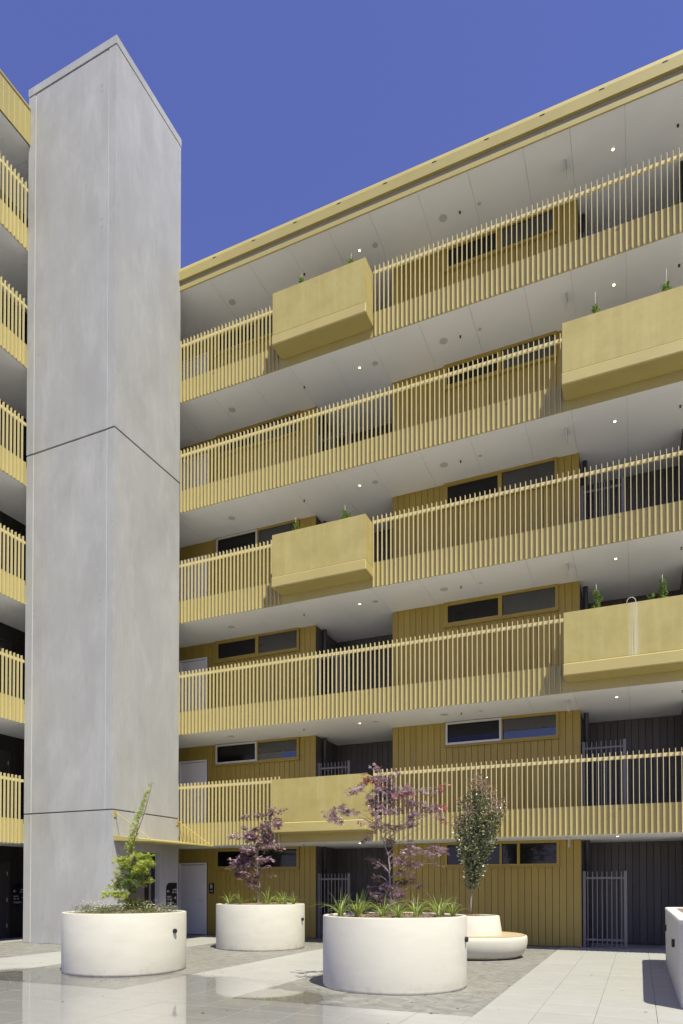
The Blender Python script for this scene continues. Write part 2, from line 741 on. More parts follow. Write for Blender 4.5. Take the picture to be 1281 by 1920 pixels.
for st in range(NS):
    zf = S0 * st
    for bi, (a, b) in enumerate(BLOCKS):
        x = b
        while x - BW > a - .05:
            x -= BW
            m_, zt, zb = bd_full, HB, .012
            mid = x + BW / 2
            if bi in WINX and WINX[bi][0] < mid < WINX[bi][1]:
                m_, zt = bd_low, 1.935
            if bi == 0 and DOORX[0] < mid < DOORX[1]:
                m_, zb = bd_door, 2.16
            if bi == 1 or (bi == 0 and st < 3 and x > -13.1):
                bpart('board', m_, None, walls[bi], (x, YW, zf))
            else:
                rest_boards[0].append((x + .004, x + BW - .004, YW, YW + .02, zf + zb, zf + zt))
    # recess backs
    for a, b in ((-8.29, -6.02), (-1.28, .98)):
        x = b
        while x - BW > a - .1:
            x -= BW
            if st < 2:
                bpart('board', bd_dark, None, rec, (x, 18.71, zf))
            else:
                rest_boards[1].append((x + .004, x + BW - .004, 18.71, 18.73, zf + .012, zf + HB))
    # recess side walls that face right
    for bi in (0, 1):
        x = BLOCKS[bi][1]
        y = YW + .03
        while y + BW < 18.72:
            if st < 1:
                bpart('board', bd_side, None, walls[bi], (x - .011, y, zf))
            else:
                rest_boards[1].append((x - .011, x + .009, y + .004, y + BW - .004, zf + .012, zf + HB))
            y += BW
    y = YW + .03
    while y + BW < 18.72:
        rest_boards[1].append((.962, .982, y + .004, y + BW - .004, zf + .012, zf + HB))
        y += BW
o = bpart('cladding', boxes('cladding', rest_boards[0]), BOARD)
o['kind'] = 'stuff'
o = bpart('recess_cladding', boxes('recess_cladding', rest_boards[1]), DARK)
o['kind'] = 'stuff'

# corner trims on the block ends
for bi, (a, b) in enumerate(BLOCKS[:2]):
    bpart('corner_trim', boxes('corner_trim', [(b - .006, b + .011, YW - .004, YW + .026, .01, 18.03)]), BOARD)

# windows
for st in range(NS):
    zf = S0 * st
    z1 = zf + SOF - .004
    z0 = zf + 1.943
    for bi in (0, 1):
        x0, x1 = WINX[bi]
        xm = (x0 + x1) / 2 + .04 if (st, bi) != (0, 1) else -2.727
        wf = bpart('window', frame_ring('window', x0, x1, z0, z1, .062, YW - .055, YW + .01), BOARD)
        bpart('sill', boxes('sill', [(x0 - .02, x1 + .02, YW - .075, YW - .003, z0 - .024, z0 - .002)]), BOARD, wf)
        bpart('mullion', boxes('mullion', [(xm - .032, xm + .032, YW - .050, YW + .008, z0 + .06, z1 - .06)]), BOARD, wf)
        panes = [(x0 + .06, xm - .03, True), (xm + .03, x1 - .06, False)]
        if st == 0 and bi == 1:
            for ma, mb in ((-4.12, -3.95), (-3.185, -3.131)):
                bpart('mullion', boxes('mullion', [(ma, mb, YW - .046, YW + .006, z0 + .06, z1 - .06)]), BOARD, wf)
            panes = [(x0 + .06, -4.12, False), (-3.95, -3.185, False), (-3.131, -2.77, False), (-2.685, x1 - .06, False)]
        for pi, (pa, pb, op) in enumerate(panes):
            if op:
                silver = (st == 1) or (st == 3 and bi == 0)
                bpart('sash', frame_ring('sash', pa - (.02 if silver else 0), pb + (.035 if silver else 0), z0 + (.035 if silver else .058), z1 - (.02 if silver else .058), .05 if silver else .035,
                                         YW - (.075 if silver else .045), YW - (.057 if silver else .002)), SILVER if silver else BOARD, wf)
            bpart('pane', boxes('pane', [(pa + .02, pb - .02 if op else pb, YW - .022, YW - .012, z0 + .065, z1 - .065)]), GLASS_OPEN if op else (GLASS if st else GLASS_LOW), wf)
    # white flat door in the left block
    zb = zf + .012
    dr = bpart('door', boxes('door', [(DOORX[0] + .05, DOORX[1] - .05, YW - .012, YW + .018, zb, zf + 2.09)]), DOORWHITE)
    v = prism('door_frame', [(DOORX[0], 0), (DOORX[0] + .045, 0), (DOORX[0] + .045, 2.095), (DOORX[1] - .045, 2.095), (DOORX[1] - .045, 0), (DOORX[1], 0), (DOORX[1], 2.145), (DOORX[0], 2.145)], .05)
    bpart('frame', v, DOORWHITE, dr, (0, YW - .035, zb))
    bpart('handle', tube('handle', [(0, 0, 0), (0, -.05, 0), (-.0, -.055, 0), (-.11, -.055, 0)], .011, 8), CHROME, dr, (DOORX[1] - .11, YW - .012, zf + 1.02))

# downpipes in the recesses
for x in (-8.19, -1.165):
    bpart('downpipe', tube('downpipe', [(x, 17.62, .001), (x, 17.62, 18.0)], .058, 16), PIPE)

# planter boxes built into the galleries
BOX_D, BOX_TOP, BOX_STEP, BOX_BOT = 15.04, 1.59, .505, .245
BOXES = {1: (-8.468, -5.925), 3: (-8.468, -5.925), 5: (-8.468, -5.925), 2: (-1.44, 1.10), 4: (-1.44, 1.10)}
for k, (a, b) in BOXES.items():
    z = BZ + S0 * (k - 1)
    m_ = bev(boxes('planter_box', [(a, b, BOX_D, YK - .001, z + BOX_STEP, z + BOX_TOP)]), .008, 2)
    pb = bpart('planter_box', m_, GOLDBOX)
    m_ = bev(boxes('tray', [(a - .014, b + .014, BOX_D - .02, YK - .001, z + BOX_BOT, z + BOX_STEP - .002)]), .02, 1)
    bpart('tray', m_, TRAY, pb)
    bpart('soffit_plate', bev(boxes('soffit_plate', [(a + .03, b - .03, BOX_D + .03, YK - .002, z + BOX_BOT - .012, z + BOX_BOT - .001)]), .002, 1), GOLD, pb)
    bpart('soil', boxes('soil', [(a + .05, b - .05, BOX_D + .05, YK - .05, z + BOX_TOP - .01, z + BOX_TOP + .004)]), MULCH, pb)

# balustrades: kick panel > handrail and fins
FP = .11365
fin_m = bev(boxes('fin', [(-.0065, .0065, 0, .062, 0, RZ - BZ)]), .002, 1)
fin_m.materials.append(GOLD_FIN)
cand = []
panels = {}
for k in LEVELS:
    z = BZ + S0 * (k - 1)
    kp = bpart('balustrade', boxes('balustrade', [(BX0 + 3.3, BX1, YK, YK + .02, z + .022, z + .635)]), GOLD)
    panels[k] = kp
    a, b = BOXES[k]
    segs = [(-12.6, a - .008), (b + .008, BX1)]
    for s0, s1 in segs:
        if s1 - s0 > .3:
            bpart('handrail', boxes('handrail', [(s0, s1, YK, YK + .045, RZ + S0 * (k - 1) - .148, RZ + S0 * (k - 1) - .075)]), GOLD_FIN, kp)
    ph = random.uniform(0, FP)
    x = -12.2 + ph
    while x < 2.6:
        if not (a - .012 < x < b + .012):
            zz, u = view(x, YF)
            cand.append((0 if -.26 < u < .52 else 1, zz, x, k, z))
        x += FP
    for x in ((-.35, -10.59) if k % 2 else (-2.7, -10.12)):
        bpart('drain_slot', boxes('drain_slot', [(x - .03, x + .03, YK - .003, YK + .001, z + .535, z + .548)]), BLACK, kp)
cand.sort()
rf = []
for q, (far, zz, x, k, z) in enumerate(cand):
    if q < 300:
        bpart('fin', fin_m, None, panels[k], (x, YF, z))
    else:
        rf.append((x - .0065, x + .0065, YF, YF + .062, z, z + RZ - BZ))
o = bpart('fin_row', boxes('fin_row', rf), GOLD_FIN)
o['kind'] = 'stuff'

# roof: slab, gutter fascia, strip set back and greyed as the gutter's shade, lower trim
ZR = SOF + S0 * 5
roof = bpart('roof', boxes('roof', [(BX0, BX1, 15.62, 22, ZR + .43, ZR + .55)]), RENDERGREY)
gut = prism('gutter', [(15.40, ZR + .215), (15.40, ZR + .462), (15.425, ZR + .565), (15.60, ZR + .565), (15.60, ZR + .215)], BX1 - BX0, 'X')
bpart('gutter', gut, GOLD, roof, (BX0, 0, 0))
bpart('gutter_shade_strip', boxes('gutter_shade_strip', [(BX0, BX1, 15.475, 15.60, ZR + .03, ZR + .213)]), GUTTER_SHADE, roof)
tj = [-15.9, -12.85, -9.75, -6.6, -4.88, -1.80, 1.3, 3.2]
for a, b in zip(tj[:-1], tj[1:]):
    bpart('trim', boxes('trim', [(a + .002, b - .002, 15.44, 15.474, ZR - .035, ZR + .085)]), GOLD, roof)
x = -5.552 - 1.23 * 6
while x < 3:
    bpart('overflow_slot', boxes('overflow_slot', [(x - .05, x + .05, 15.396, 15.402, ZR + .435, ZR + .455)]), BLACK, roof)
    x += 1.23

# ------------------------------------------------------------------ screen gates in the recesses
STOREY = ['ground floor', 'first gallery', 'second gallery', 'third gallery', 'fourth gallery', 'top gallery']


def gate(x, st, side):
    z = S0 * st + .004
    g = thing('screen_gate', 'grey steel bar gate in the %s recess at the %s' % (side, STOREY[st]), 'gate', (x, 17.35, z), 'bar gates of the recesses')
    for a in (0, .91):
        obj('post', bev(boxes('post', [(a, a + .067, -.03, .03, 0, 1.815)]), .004, 1), GREYSTEEL, g)
    for zz in (.16, 1.625):
        obj('rail', boxes('rail', [(.068, .909, -.014, .016, zz, zz + .045)]), GREYSTEEL, g)
    for i in range(8):
        xx = .112 + i * .1065
        obj('bar', boxes('bar', [(xx - .010, xx + .010, -.032, -.0145, .03, 1.80)]), GREYSTEEL, g)


for st in range(6):
    gate(-1.245, st, 'right')
    gate(-8.275, st, 'middle')

# ------------------------------------------------------------------ left-hand building (faces right)
lb = thing('apartment_building', 'gold finned gallery block at the left edge behind the concrete tower', 'building', (-16, 13, 0))
XL = -14.5
LY0, LY1 = 9.4, 12.80
for k in range(1, 8):
    z = SOF + S0 * (k - 1) if k < 7 else 20.88
    sl = bpart('slab', boxes('slab', [(-20, XL - .09, LY0, 17.0, z + .03, z + .5)]), SLAB, lb)
    for a in (9.4, 10.65, 11.9, 13.15, 14.4, 15.65):
        bpart('soffit_panel', boxes('soffit_panel', [(-17.8, XL - .07, a + .003, a + 1.247, z, z + .024)]), SOFFIT, sl)
wl = bpart('wall', boxes('wall', [(-20, -16.24, LY0, 17, -.01, 20.9)]), BACKING, lb)
bl_m = bev(boxes('board', [(0, .02, .004, BW - .004, .012, HB)]), .004, 1)
bl_m.materials.append(DARKBROWN)
rl = []
LD = (12.72, 13.87)
for st in range(7):
    y = 11.6
    while y < 16.2:
        zb = 2.16 if LD[0] < y + BW / 2 < LD[1] else .012
        if st < 3 and 13.2 < y < 14.5 and zb < 1:
            bpart('board', bl_m, None, wl, (-16.22, y, S0 * st))
        else:
            rl.append((-16.22, -16.20, y + .004, y + BW - .004, S0 * st + zb, S0 * st + HB))
        y += BW
    dr = bpart('door', boxes('door', [(-16.235, -16.205, LD[0] + .045, LD[1] - .06, S0 * st + .012, S0 * st + 2.07)]), DOORBROWN, lb)
    bpart('frame', prism('frame', [(LD[0], 0), (LD[0] + .04, 0), (LD[0] + .04, 2.075), (LD[1] - .055, 2.075), (LD[1] - .055, 0), (LD[1], 0), (LD[1], 2.13), (LD[0], 2.13)], .045, 'X'), DOORBROWN, dr, (-16.23, 0, S0 * st + .012))
    for hz in (.3, 1.02, 1.75):
        bpart('hinge', boxes('hinge', [(-16.204, -16.188, LD[1] - .075, LD[1] - .058, S0 * st + hz, S0 * st + hz + .11)]), CHROME, dr)
o = bpart('cladding', boxes('cladding', rl), DARKBROWN, lb)
o['kind'] = 'stuff'
finl_m = bev(boxes('fin', [(-.064, 0, -.0075, .0075, 0, RZ - BZ)]), .002, 1)
finl_m.materials.append(GOLD_FIN)
rest_l = []
for k in range(1, 7):
    z = BZ + S0 * (k - 1)
    kp = bpart('balustrade', boxes('balustrade', [(XL - .086, XL - .066, LY0, 12.892, z + .022, z + .635)]), GOLD, lb)
    bpart('handrail', boxes('handrail', [(XL - .111, XL - .066, LY0, 12.892, RZ + S0 * (k - 1) - .148, RZ + S0 * (k - 1) - .075)]), GOLD_FIN, kp)
    y = LY1 - random.uniform(.02, .08)
    while y > LY0:
        if y > 11.3:
            bpart('fin', finl_m, None, kp, (XL, y, z))
        else:
            rest_l.append((XL - .064, XL, y - .0075, y + .0075, z, z + RZ - BZ))
        y -= FP
o = bpart('fin_row', boxes('fin_row', rest_l), GOLD_FIN, lb)
o['kind'] = 'stuff'
rl_ = bpart('roof', boxes('roof', [(-20, XL - .03, LY0, 17, 21.3, 21.74)]), RENDERGREY, lb)
y = 12.893
while y > LY0 + .1:
    bpart('fascia_panel', bev(boxes('fascia_panel', [(XL - .02, XL, y - .166, y - .001, 20.85, 21.78)]), .003, 1), GOLD, rl_)
    y -= .168
bpart('capping', boxes('capping', [(XL - .12, XL + .018, LY0, 12.875, 21.782, 21.83)]), GOLD, rl_)

# ------------------------------------------------------------------ lift tower
tw = thing('lift_tower', 'tall pale precast concrete lift tower with a coping and horizontal joints', 'tower', (-13.1, 14.2, 0))
TX0, TX1, TY0, TY1 = -14.57, -11.64, 12.9, 15.48
tiers = [(0.0, 3.30), (3.322, 12.635), (12.66, 22.14)]
bpart('core', boxes('core', [(TX0 + .06, TX1 - .22, TY0 + .06, TY1 - .06, 0, 22.1)]), BACKING, tw)
for ti, (z0, z1) in enumerate(tiers):
    off = .0 if ti < 2 else .004
    m_ = bev(boxes('precast_panel', [(-14.32 + .007, -11.883 - .007, TY0 + .006 - off, TY0 + .2, z0, z1)]), .01, 2)
    front = bpart('precast_panel', m_, CONC, tw)
    if ti == 0:
        # side wall with the doorway cut out: jambs and lintel as one outline
        D0, D1, DH = 13.5, 14.68, 2.33
        ol = [(TY0, z0), (D0, z0), (D0, DH), (D1, DH), (D1, z0), (TY1, z0), (TY1, z1), (TY0, z1)]
        m_ = prism('precast_panel', ol, .236, 'X')
        bpart('precast_panel', m_, CONC, tw, (TX1 - .236, 0, 0))
    else:
        m_ = bev(boxes('precast_panel', [(TX1 - .236, TX1 + off, TY0 - off, TY1, z0, z1)]), .01, 2)
        bpart('precast_panel', m_, CONC, tw)
    m_ = bev(boxes('precast_panel', [(TX0 - off, -14.32 - .007, TY0 - off, TY1, z0, z1)]), .01, 2)
    bpart('precast_panel', m_, CONC, tw)
for x in (-14.32, -11.883):
    for z0, z1 in tiers:
        bpart('sealant', boxes('sealant', [(x - .0065, x + .0065, TY0 + .008, TY0 + .03, z0 + .01, z1 - .01)]), CAPCONC, tw)
cp = bev(boxes('coping', [(TX0 - .012, TX1 + .012, TY0 - .012, TY1 + .012, 22.156, 22.37)]), .008, 2)
bpart('coping', cp, CONC, tw)
for x, z in ((-12.10, 21.32), (-12.10, 21.17), (-12.08, 17.94), (-12.08, 17.75), (-12.07, 12.36), (-12.07, 12.18), (-12.075, 8.61), (-12.075, 8.45), (-14.25, 8.555), (-14.25, 8.40), (-14.15, 15.21)):
    bpart('plug', disc('plug', .042, .004, 16, 'Y'), CONC_PATCH, tw, (x, TY0 + .001 + (0 if z > 12.65 else .004), z))
# lift doors in the doorway
ld = bpart('lift_door', boxes('lift_door', [(TX1 - .215, TX1 - .185, 13.5, 14.30, .004, 2.33)]), LIFTMETAL, tw)
bpart('leaf', boxes('leaf', [(TX1 - .17, TX1 - .15, 14.31, 14.43, .004, 2.14)]), BLACK, ld)
bpart('leaf', boxes('leaf', [(TX1 - .19, TX1 - .16, 14.44, 14.53, .004, 2.32)]), STEEL, ld)
bpart('leaf', boxes('leaf', [(TX1 - .17, TX1 - .15, 14.54, 14.672, .004, 2.32)]), BLACK, ld)
# canopy wedge and its tie rods
CW = 1.12
wed = [(TX1 + .002, 2.56), (TX1 + CW, 2.512), (TX1 + CW, 2.55), (TX1 + .002, 2.69)]
cn = bpart('canopy', bev(prism('canopy', wed, 15.55 - 12.94, 'Y'), .004, 1), GOLD, tw, (0, 12.94, 0))
for y in (12.985, 15.42):
    bpart('bracket', boxes('bracket', [(TX1 + .001, TX1 + .02, y - .045, y + .045, 3.13, 3.29)]), GOLD, cn)
    bpart('tie_rod', tube('tie_rod', [(TX1 + .021, y, 3.24), (TX1 + .06, y, 3.22), (TX1 + CW - .1, y, 2.60), (TX1 + CW - .06, y, 2.555)], .011, 8), GOLD, cn)


# ------------------------------------------------------------------ signs
def text_mesh(body, size, mat):
    cu = bpy.data.curves.new('lettering', 'FONT')
    cu.body = body
    cu.size = size
    cu.extrude = .0006
    cu.align_x = 'LEFT'
    cu.resolution_u = 2
    o = bpy.data.objects.new('lettering', cu)
    COL.objects.link(o)
    dg = bpy.context.evaluated_depsgraph_get()
    me = bpy.data.meshes.new_from_object(o.evaluated_get(dg))
    bpy.data.objects.remove(o)
    bpy.data.curves.remove(cu)
    me.name = 'lettering'
    me.materials.clear()
    me.materials.append(mat)
    return me


def sign_outline(wd, ht, r):
    pts = [(0, 0), (wd, 0), (wd, ht)]
    for i in range(9):
        a = math.pi / 2 + i * math.pi / 16
        pts.append((r + r * math.cos(a), ht - r + r * math.sin(a)))
    return pts


def arrow(sgn):
    s = sgn
    ol = [(-.055 * s, .006), (.02 * s, .006), (-.006 * s, .032), (.004 * s, .04), (.046 * s, 0), (.004 * s, -.04), (-.006 * s, -.032), (.02 * s, -.006), (-.055 * s, -.006)]
    return prism('arrow', ol, .0012)


def wall_sign(loc, rz, label):
    """black plate; local x to the right, local -y out of the wall"""
    s = thing('wayfinding_sign', label, 'sign', loc, 'wayfinding signs')
    s.rotation_euler = (0, 0, rz)
    obj('plate', prism('plate', sign_outline(.45, .61, .15), .012), SIGNBLACK, s, (0, -.012, 0))
    up = (R_(90), 0, 0)
    obj('arrow', arrow(-1), WHITE_TXT, s, (.075, -.0135, .385))
    obj('arrow', arrow(1), WHITE_TXT, s, (.375, -.0135, .20))
    for t, x, z, sz in (('UNITS', .27, .405, .062), ('101-104', .235, .335, .062), ('UNITS', .03, .215, .062), ('105-107', .03, .145, .062), ('TOILETS', .03, .04, .075)):
        obj('lettering', text_mesh(t, sz, WHITE_TXT), None, s, (x, -.0135, z), up)


wall_sign((TX1 + .002, 14.95, .935), R_(90), 'black arched sign with arrows and unit numbers on the concrete lift tower')
wall_sign((-16.198, 13.97, .93), R_(90), 'black arched sign with arrows on the dark wall at the left edge')
ns = thing('number_sign', 'small black unit number sign B 115 beside the white ground floor door', 'sign', (-11.81, YW - .002, 1.235))
obj('plate', prism('plate', sign_outline(.18, .305, .06), .01), SIGNBLACK, ns, (0, -.01, 0))
obj('lettering', text_mesh('B', .16, WHITE_TXT), None, ns, (.042, -.0115, .155), (R_(90), 0, 0))
obj('lettering', text_mesh('115', .085, WHITE_TXT), None, ns, (.018, -.0115, .045), (R_(90), 0, 0))

# ------------------------------------------------------------------ planters in the court
chips_v = []


def mulch_mesh(name, rad, z, n, seed, hole=0.0):
    """domed soil disc with loose bark chips"""
    rd = random.Random(seed)
    v, f = [], []
    rings, seg = 7, 40
    v.append((0, 0, z + .06))
    for i in range(1, rings + 1):
        r = rad * i / rings
        for j in range(seg):
            a = 2 * math.pi * j / seg
            v.append((r * math.cos(a), r * math.sin(a), z + .06 * (1 - (i / rings) ** 2) + rd.uniform(-.008, .008)))
    for j in range(seg):
        f.append((0, 1 + j, 1 + (j + 1) % seg))
    for i in range(rings - 1):
        for j in range(seg):
            a, b = 1 + i * seg + j, 1 + i * seg + (j + 1) % seg
            f.append((a, a + seg, b + seg, b))
    for _ in range(n):
        r = rad * math.sqrt(rd.random()) * .97
        a = rd.random() * 6.283
        c = Vector((r * math.cos(a), r * math.sin(a), z + .06 * (1 - (r / rad) ** 2) + .008))
        L, W = rd.uniform(.015, .04), rd.uniform(.006, .014)
        th = rd.random() * 6.283
        u = Vector((math.cos(th), math.sin(th), rd.uniform(-.5, .5))) * L
        q = Vector((-math.sin(th), math.cos(th), rd.uniform(-.4, .4))) * W
        b0 = len(v)
        for s1, s2 in ((-1, -1), (1, -1), (1, 1), (-1, 1)):
            v.append(tuple(c + u * s1 * .5 + q * s2 * .5))
        f.append((b0, b0 + 1, b0 + 2, b0 + 3))
    m = bpy.data.meshes.new(name)
    m.from_pydata(v, [], f)
    return m


def puck(parent, R, ang, z):
    """round step light on the planter's side"""
    a = R_(ang)
    o = obj('step_light', lathe('step_light', [(0, .045), (.030, .045), (.040, .036), (.040, 0), (0, 0)], 20), BLACK, parent, ((R - .003) * math.cos(a), (R - .003) * math.sin(a), z))
    o.rotation_euler = (0, R_(90), a)


def round_planter(c, R, H, label, ang, pz, seed):
    p = thing('round_planter', label, 'planter', (c[0], c[1], 0), 'white round planters')
    prof = [(R - .012, .002), (R - .004, .012), (R, .04), (R, H - .02), (R - .006, H - .005), (R - .018, H), (R - .045, H), (R - .055, H - .006), (R - .06, H - .02), (R - .06, H - .16), (R - .4, H - .18)]
    obj('shell', lathe('shell', prof, 128), PWHITE, p)
    so = obj('mulch', mulch_mesh('mulch', R - .058, H - .045, 1800, seed), MULCH, p)
    so['kind'] = 'stuff'
    puck(p, R, ang, pz)
    return p


C_G, C_B, C_F = (-8.30, 9.54), (-8.29, 14.21), (-3.36, 9.69)
round_planter(C_G, 1.045, 1.015, 'white round planter with the green maple and tiny white flowers', 0, .70, 1)
round_planter(C_B, 1.05, 1.04, 'white round planter furthest back, with the smaller purple maple', 6, .685, 2)
round_planter(C_F, 1.065, 1.035, 'large white round planter in front, with the tall purple maple', 1, .70, 3)

# seat planter
CS = (-3.22, 14.25)
sp_ = thing('seat_planter', 'low white bowl bench with timber ring seat around a tapered planter', 'bench', (CS[0], CS[1], 0))
bowl = [(0, .006), (.90, .006), (.97, .03), (1.04, .09), (1.09, .18), (1.115, .28), (1.12, .36), (1.115, .42), (1.10, .445), (1.085, .45), (1.07, .445), (1.065, .42), (.5, .42)]
obj('bowl', lathe('bowl', bowl, 128), PWHITE, sp_)
NSL = 36
for i in range(NSL):
    a0 = 2 * math.pi * i / NSL + .003
    a1 = 2 * math.pi * (i + 1) / NSL - .003
    v = []
    for z in (.425, .462):
        for r, a in ((.60, a0), (1.062, a0), (1.062, (a0 + a1) / 2), (1.062, a1), (.60, a1)):
            v.append((r * math.cos(a), r * math.sin(a), z))
    f = [(4, 3, 2, 1, 0), (5, 6, 7, 8, 9)] + [(k, (k + 1) % 5, 5 + (k + 1) % 5, 5 + k) for k in range(5)]
    m_ = bpy.data.meshes.new('seat_slat')
    m_.from_pydata(v, [], f)
    fix(m_)
    obj('seat_slat', m_, WOOD, sp_)
cone = [(.62, .43), (.615, .45), (.56, .835), (.553, .845), (.54, .85), (.50, .85), (.49, .845), (.485, .83), (.485, .74), (.2, .72)]
obj('tapered_pot', lathe('tapered_pot', cone, 96), PWHITE, sp_)
so = obj('mulch', mulch_mesh('mulch', .487, .80, 500, 9), MULCH, sp_)
so['kind'] = 'stuff'

# long planter at the right edge: rounded-end plan, board-marked sides
lp = thing('long_planter', 'board-marked grey concrete planter wall at the right edge of the court', 'planter', (1.4, 11.8, 0))


def long_outline(x0, x1, y0, y1, c):
    pts = []
    for cx, cy, a0 in ((x1 - c, y1 - c, 0), (x0 + c, y1 - c, 90), (x0 + c, y0 + c, 180), (x1 - c, y0 + c, 270)):
        for i in range(4):
            a = R_(a0 + 30 * i)
            pts.append((cx + c * math.cos(a), cy + c * math.sin(a)))
    return pts


m_ = prism('body', long_outline(.445, 2.6, 8.90, 14.62, .28), 1.0, 'Z')
bpart('body', m_, BOARDCONC, lp, (0, 0, .002))
oo = long_outline(.437, 2.608, 8.892, 14.628, .285)
ii = long_outline(.60, 2.45, 9.05, 14.47, .16)
v = [(a, b, 0) for a, b in oo] + [(a, b, 0) for a, b in ii] + [(a, b, .055) for a, b in oo] + [(a, b, .055) for a, b in ii]
n_ = len(oo)
f = []
for i in range(n_):
    j = (i + 1) % n_
    f += [(i, j, n_ + j, n_ + i), (2 * n_ + i, 3 * n_ + i, 3 * n_ + j, 2 * n_ + j), (i, 2 * n_ + i, 2 * n_ + j, j), (n_ + i, n_ + j, 3 * n_ + j, 3 * n_ + i)]
m_ = bpy.data.meshes.new('rim')
m_.from_pydata(v, [], f)
fix(m_)
bpart('rim', bev(m_, .008, 2, 60), CAPCONC, lp, (0, 0, 1.003))
bpart('mulch', prism('mulch', long_outline(.61, 2.44, 9.06, 14.46, .16), .03, 'Z'), MULCH, lp, (0, 0, 1.003))
for y, z in ((13.86, .70), (10.67, .665)):
    bpart('step_light', bev(boxes('step_light', [(.405, .447, y - .045, y + .045, z - .055, z + .055)]), .006, 1), BLACK, lp)


# ------------------------------------------------------------------ plants
def palmate(v, f, cols, c, ax, up, size, tint, lobes=7):
    """maple leaf: pointed lobes fanned from the stalk end"""
    side = ax.cross(up)
    for k in range(lobes):
        t = (k - (lobes - 1) / 2) / ((lobes - 1) / 2)
        a = t * 1.9
        L = size * (1.0 - .45 * abs(t) ** 1.5)
        d = ax * math.cos(a) + side * math.sin(a)
        n = ax * -math.sin(a) + side * math.cos(a)
        drop = up * (-.10 * L)
        b0 = len(v)
        wd = .15 * L
        v.append(tuple(c)); v.append(tuple(c + d * L * .5 + n * wd)); v.append(tuple(c + d * L + drop)); v.append(tuple(c + d * L * .5 - n * wd))
        f.append((b0, b0 + 1, b0 + 2, b0 + 3))
        cols += [tint] * 4


def oval(v, f, cols, c, ax, up, size, tint, wd=.28):
    side = ax.cross(up)
    b0 = len(v)
    pts = [c, c + ax * size * .35 + side * size * wd - up * size * .03, c + ax * size * .75 + side * size * wd * .75 - up * size * .05, c + ax * size - up * size * .12,
           c + ax * size * .75 - side * size * wd * .75 - up * size * .05, c + ax * size * .35 - side * size * wd - up * size * .03, c + ax * size * .5 + up * size * -.09]
    v += [tuple(p) for p in pts]
    f += [(b0, b0 + 1, b0 + 6), (b0 + 1, b0 + 2, b0 + 6), (b0 + 2, b0 + 3, b0 + 6), (b0 + 3, b0 + 4, b0 + 6), (b0 + 4, b0 + 5, b0 + 6), (b0 + 5, b0, b0 + 6)]
    cols += [tint] * 7


def leaf_mesh(name, v, f, cols, mat):
    m = bpy.data.meshes.new(name)
    m.from_pydata(v, [], f)
    at = m.color_attributes.new('tint', 'FLOAT_COLOR', 'POINT')
    at.data.foreach_set('color', [c for t in cols for c in (*t, 1.0)])
    m.materials.append(mat)
    return m


def rvec(rd, flat=1.0):
    while True:
        p = Vector((rd.uniform(-1, 1), rd.uniform(-1, 1), rd.uniform(-1, 1)))
        if .05 < p.length < 1:
            p.normalize()
            p.z *= flat
            return p.normalized()


def tone(rd, pal):
    a = rd.choice(pal)
    k = rd.uniform(.75, 1.25)
    return tuple(min(1, c * k) for c in a)


def curve_pts(a, b, sag, n=6):
    out = []
    for i in range(n + 1):
        t = i / n
        p = a.lerp(b, t)
        p = p + Vector((0, 0, sag * 4 * t * (1 - t)))
        out.append(p)
    return out


